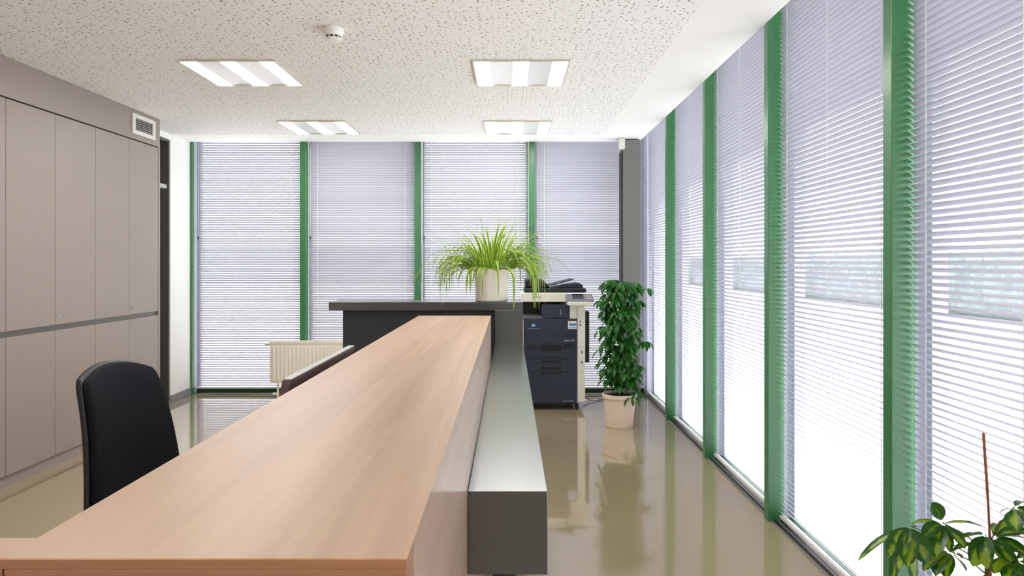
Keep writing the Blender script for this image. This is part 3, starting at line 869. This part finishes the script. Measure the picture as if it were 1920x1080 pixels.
for i in range(250):
    az = rs.uniform(0, 2*math.pi)
    k = rs.random()
    if k >= .22 and abs(az-1.5*math.pi) < .75 and rs.random() < .78: continue
    if k < .22: blade(az, R(rs.uniform(4, 28)), rs.uniform(.30, .47), rs.uniform(.009, .014), rs.uniform(1.2, 3.2), rs.uniform(.01, .05))
    elif k < .6: blade(az, R(rs.uniform(18, 48)), rs.uniform(.38, .60), rs.uniform(.010, .015), rs.uniform(4.0, 6.5), rs.uniform(.02, .08))
    else: blade(az, R(rs.uniform(35, 70)), rs.uniform(.28, .52), rs.uniform(.011, .016), rs.uniform(5.2, 8.5), rs.uniform(.04, .10))
# the long individual leaves one can pick out in the silhouette
for (az, th, L, W, c) in ((180, 44, .50, .012, .4), (184, 30, .49, .012, .8), (10, 1, .52, .018, .1), (200, 4, .49, .015, .3), (0, 13, .52, .026, 1.0), (170, 9, .47, .015, .5), (5, 24, .52, .016, 1.2), (12, 34, .56, .016, 1.8),
        (178, 8, .36, .012, .6), (176, 42, .66, .013, 3.3), (190, 55, .64, .013, 3.6), (182, 62, .62, .012, 3.0), (186, 48, .58, .012, 4.6), (178, 34, .58, .012, 4.4),
        (2, 40, .60, .016, 3.2), (-8, 46, .62, .013, 3.6), (8, 52, .58, .013, 3.0), (4, 34, .42, .014, 3.4), (-14, 40, .44, .013, 4.6),
        (-60, 62, .40, .011, 8.5), (-100, 62, .36, .012, 9), (-120, 60, .38, .012, 8.5), (-80, 66, .34, .012, 9.5),
        (-30, 50, .62, .013, 6.2), (-38, 52, .60, .013, 6.4), (-26, 46, .56, .012, 6.5), (-44, 58, .56, .013, 6.0), (-20, 54, .54, .012, 6.6)):
    blade(R(az), R(th), L, W, c, .04)
lv.build('foliage', 'spider', t, smooth=True)

# tall umbrella plant in the ribbed pot
PT = Vector((.945, 5.955, 0))
t = thing('umbrella_plant', PT, 'tall dense dark green umbrella plant in a ribbed cream pot near the corner', 'plant')
rib = lambda k: 1-.018*(1 if (k % 4) in (0,) else 0)
MB().lathe([(.112, 0), (.115, .006), (.137, .245)], PT, 96, rib).build('pot', 'pot_ribbed', t)
MB().lathe([(.140, .246), (.147, .250), (.147, .277), (.143, .281), (.134, .281), (.131, .25)], PT, 48).build('pot_rim', 'pot_ribbed', t, smooth=False)
MB().lathe([(.130, .252), (.12, .262), (.04, .27)], PT, 24).build('soil', 'soil', t)
MB().tube([PT+Vector((0, 0, .26)), PT+Vector((.01, 0, .7)), PT+Vector((.0, .01, 1.2))], [.013, .011, .007], 10).build('stem', 'stem_brown', t)
rs = random.Random(5); lf = MB(); stl = MB()
for i in range(118):
    f = (i+.5)/118
    z = .36+.90*f
    az = i*2.399+rs.uniform(-.4, .4)
    rad = rs.uniform(.06, .165)*(1.0 if f < .85 else .9)
    if f < .1: rad *= .75
    hub = PT+Vector((math.cos(az)*rad, math.sin(az)*rad, z))
    base = PT+Vector((.005, 0, z-.05-rs.uniform(0, .04)))
    whorl(lf, stl, base, hub, rs.choice((5, 6, 7)), rs.uniform(.085, .118), .039, 1.6, rs, rs.uniform(0, 6), -.35)
for (pxx, pyy, dy) in ((1136, 530, -.02), (1150, 524, .03), (1190, 530, 0), (1212, 540, .02), (1208, 640, -.05), (1195, 735, -.10), (1140, 620, 0), (1185, 745, -.13)):
    p = at(pxx, pyy, 5.955+dy)
    whorl(lf, stl, PT+Vector((0, 0, min(1.2, p.z-.03))), p, 6, .10, .036, 1.9, rs, rs.uniform(0, 6), -.35)
lf.build('foliage', 'schef', t, smooth=True)
stl.build('leaf_stalks', 'stem', t, smooth=True)

# variegated umbrella plant at the lower right
PV = Vector((1.215, 1.75, 0))
t = thing('variegated_plant', PV, 'variegated umbrella plant with a reddish cane at the lower right window', 'plant')
MB().lathe([(.085, 0), (.088, .005), (.115, .20), (.122, .202), (.122, .23), (.112, .23), (.108, .19)], PV, 48).build('pot', 'pot_brown', t, smooth=False)
MB().lathe([(.106, .195), (.10, .205), (.03, .21)], PV, 24).build('soil', 'soil', t)
a = at(1844, 812, 1.75); b = at(1856, 1010, 1.75)
MB().tube([a, (a+b)/2+Vector((.001, 0, 0)), b, Vector((b.x+.004, 1.75, .2))], .0037, 8).build('cane', 'stake', t)['label'] = 'reddish brown support cane'
MB().tube([PV+Vector((-.01, 0, .2)), at(1853, 1070, 1.76), at(1852, 1010, 1.76)], [.009, .008, .006], 10).build('stem', 'stem', t)
rs = random.Random(3); lf = MB(); stl = MB()
def pick(hub, leaves, base, Yd):
    "one leaf fan: hub pixel, leaflets as (tip pixel, depth offset, width)"
    h = at(hub[0], hub[1], Yd)
    bs = at(base[0], base[1], 1.76)
    stl.tube([bs, (bs+h)/2+Vector((0, 0, .008)), h], [.0022, .002, .0016], 6)
    for (tx, ty, dy, w) in leaves:
        q = at(tx, ty, Yd+dy); dd = q-h
        L = dd.length*1.06
        d0 = dd.normalized()+Vector((0, 0, .35))
        leaflet(lf, h+dd.normalized()*.008, d0, L, w, .72, fold=.12, n=8, roll=rs.uniform(-.5, .5))
pick((1767, 980), [(1752, 948, .0, .034), (1850, 998, 0, .022), (1718, 984, .02, .02), (1802, 1024, -.05, .032), (1756, 1042, -.06, .042),
                   (1778, 1030, -.05, .030), (1735, 1010, -.04, .034), (1740, 1000, .05, .03)], (1850, 1035), 1.72)
pick((1706, 986), [(1622, 1052, 0, .022), (1672, 1040, -.04, .040), (1688, 1064, -.06, .048), (1702, 1058, -.07, .046), (1730, 1050, -.05, .050),
                   (1745, 1008, .03, .03), (1678, 1085, -.04, .034), (1715, 1090, .0, .04)], (1852, 1060), 1.70)
pick((1782, 1034), [(1804, 1066, 0, .030), (1822, 1024, .03, .016), (1738, 1070, -.03, .034), (1758, 1078, -.05, .040), (1775, 1080, -.04, .034),
                    (1730, 1046, .02, .024), (1800, 1050, .05, .02)], (1851, 1078), 1.70)
pick((1848, 1002), [(1806, 1012, 0, .028), (1826, 1004, .03, .02), (1828, 1058, -.04, .044), (1850, 1062, -.06, .04), (1872, 1050, .02, .03)], (1853, 1050), 1.74)
pick((1862, 1006), [(1905, 978, .03, .03), (1925, 1000, -.02, .034), (1888, 1048, -.05, .040), (1918, 1042, -.04, .04), (1900, 1065, -.05, .04), (1875, 990, .06, .03), (1930, 1020, 0, .04)], (1853, 1050), 1.74)
pick((1902, 950), [(1882, 960, 0, .016), (1905, 992, -.04, .046), (1925, 985, -.05, .05), (1945, 962, 0, .034), (1925, 945, .04, .03), (1960, 990, 0, .04)], (1858, 1012), 1.70)
pick((1905, 1048), [(1868, 1075, -.03, .04), (1890, 1090, -.05, .042), (1915, 1092, -.05, .042), (1940, 1075, -.02, .04), (1945, 1045, .03, .034), (1872, 1056, .02, .024)], (1855, 1070), 1.70)
pick((1965, 1010), [(1930, 1060, 0, .04), (1960, 1070, 0, .04), (2000, 1050, 0, .04), (1990, 1010, 0, .03)], (1856, 1060), 1.74)
for i in range(9):
    az = rs.uniform(0, 6.28); z = rs.uniform(.36, .58)
    hub = PV+Vector((math.cos(az)*.11-.02, math.sin(az)*.14, z))
    whorl(lf, stl, PV+Vector((-.005, 0, z-.06)), hub, 6, .09, .038, 1.4, rs, 0, -.2)
for i, v in enumerate(lf.v):
    if v[0] > 1.385: lf.v[i] = (1.385, v[1], v[2])
lf.build('foliage', 'schef_var', t, smooth=True)
stl.build('leaf_stalks', 'stem', t, smooth=True)

for o in list(sc.objects):
    if '_o' in o: del o['_o']
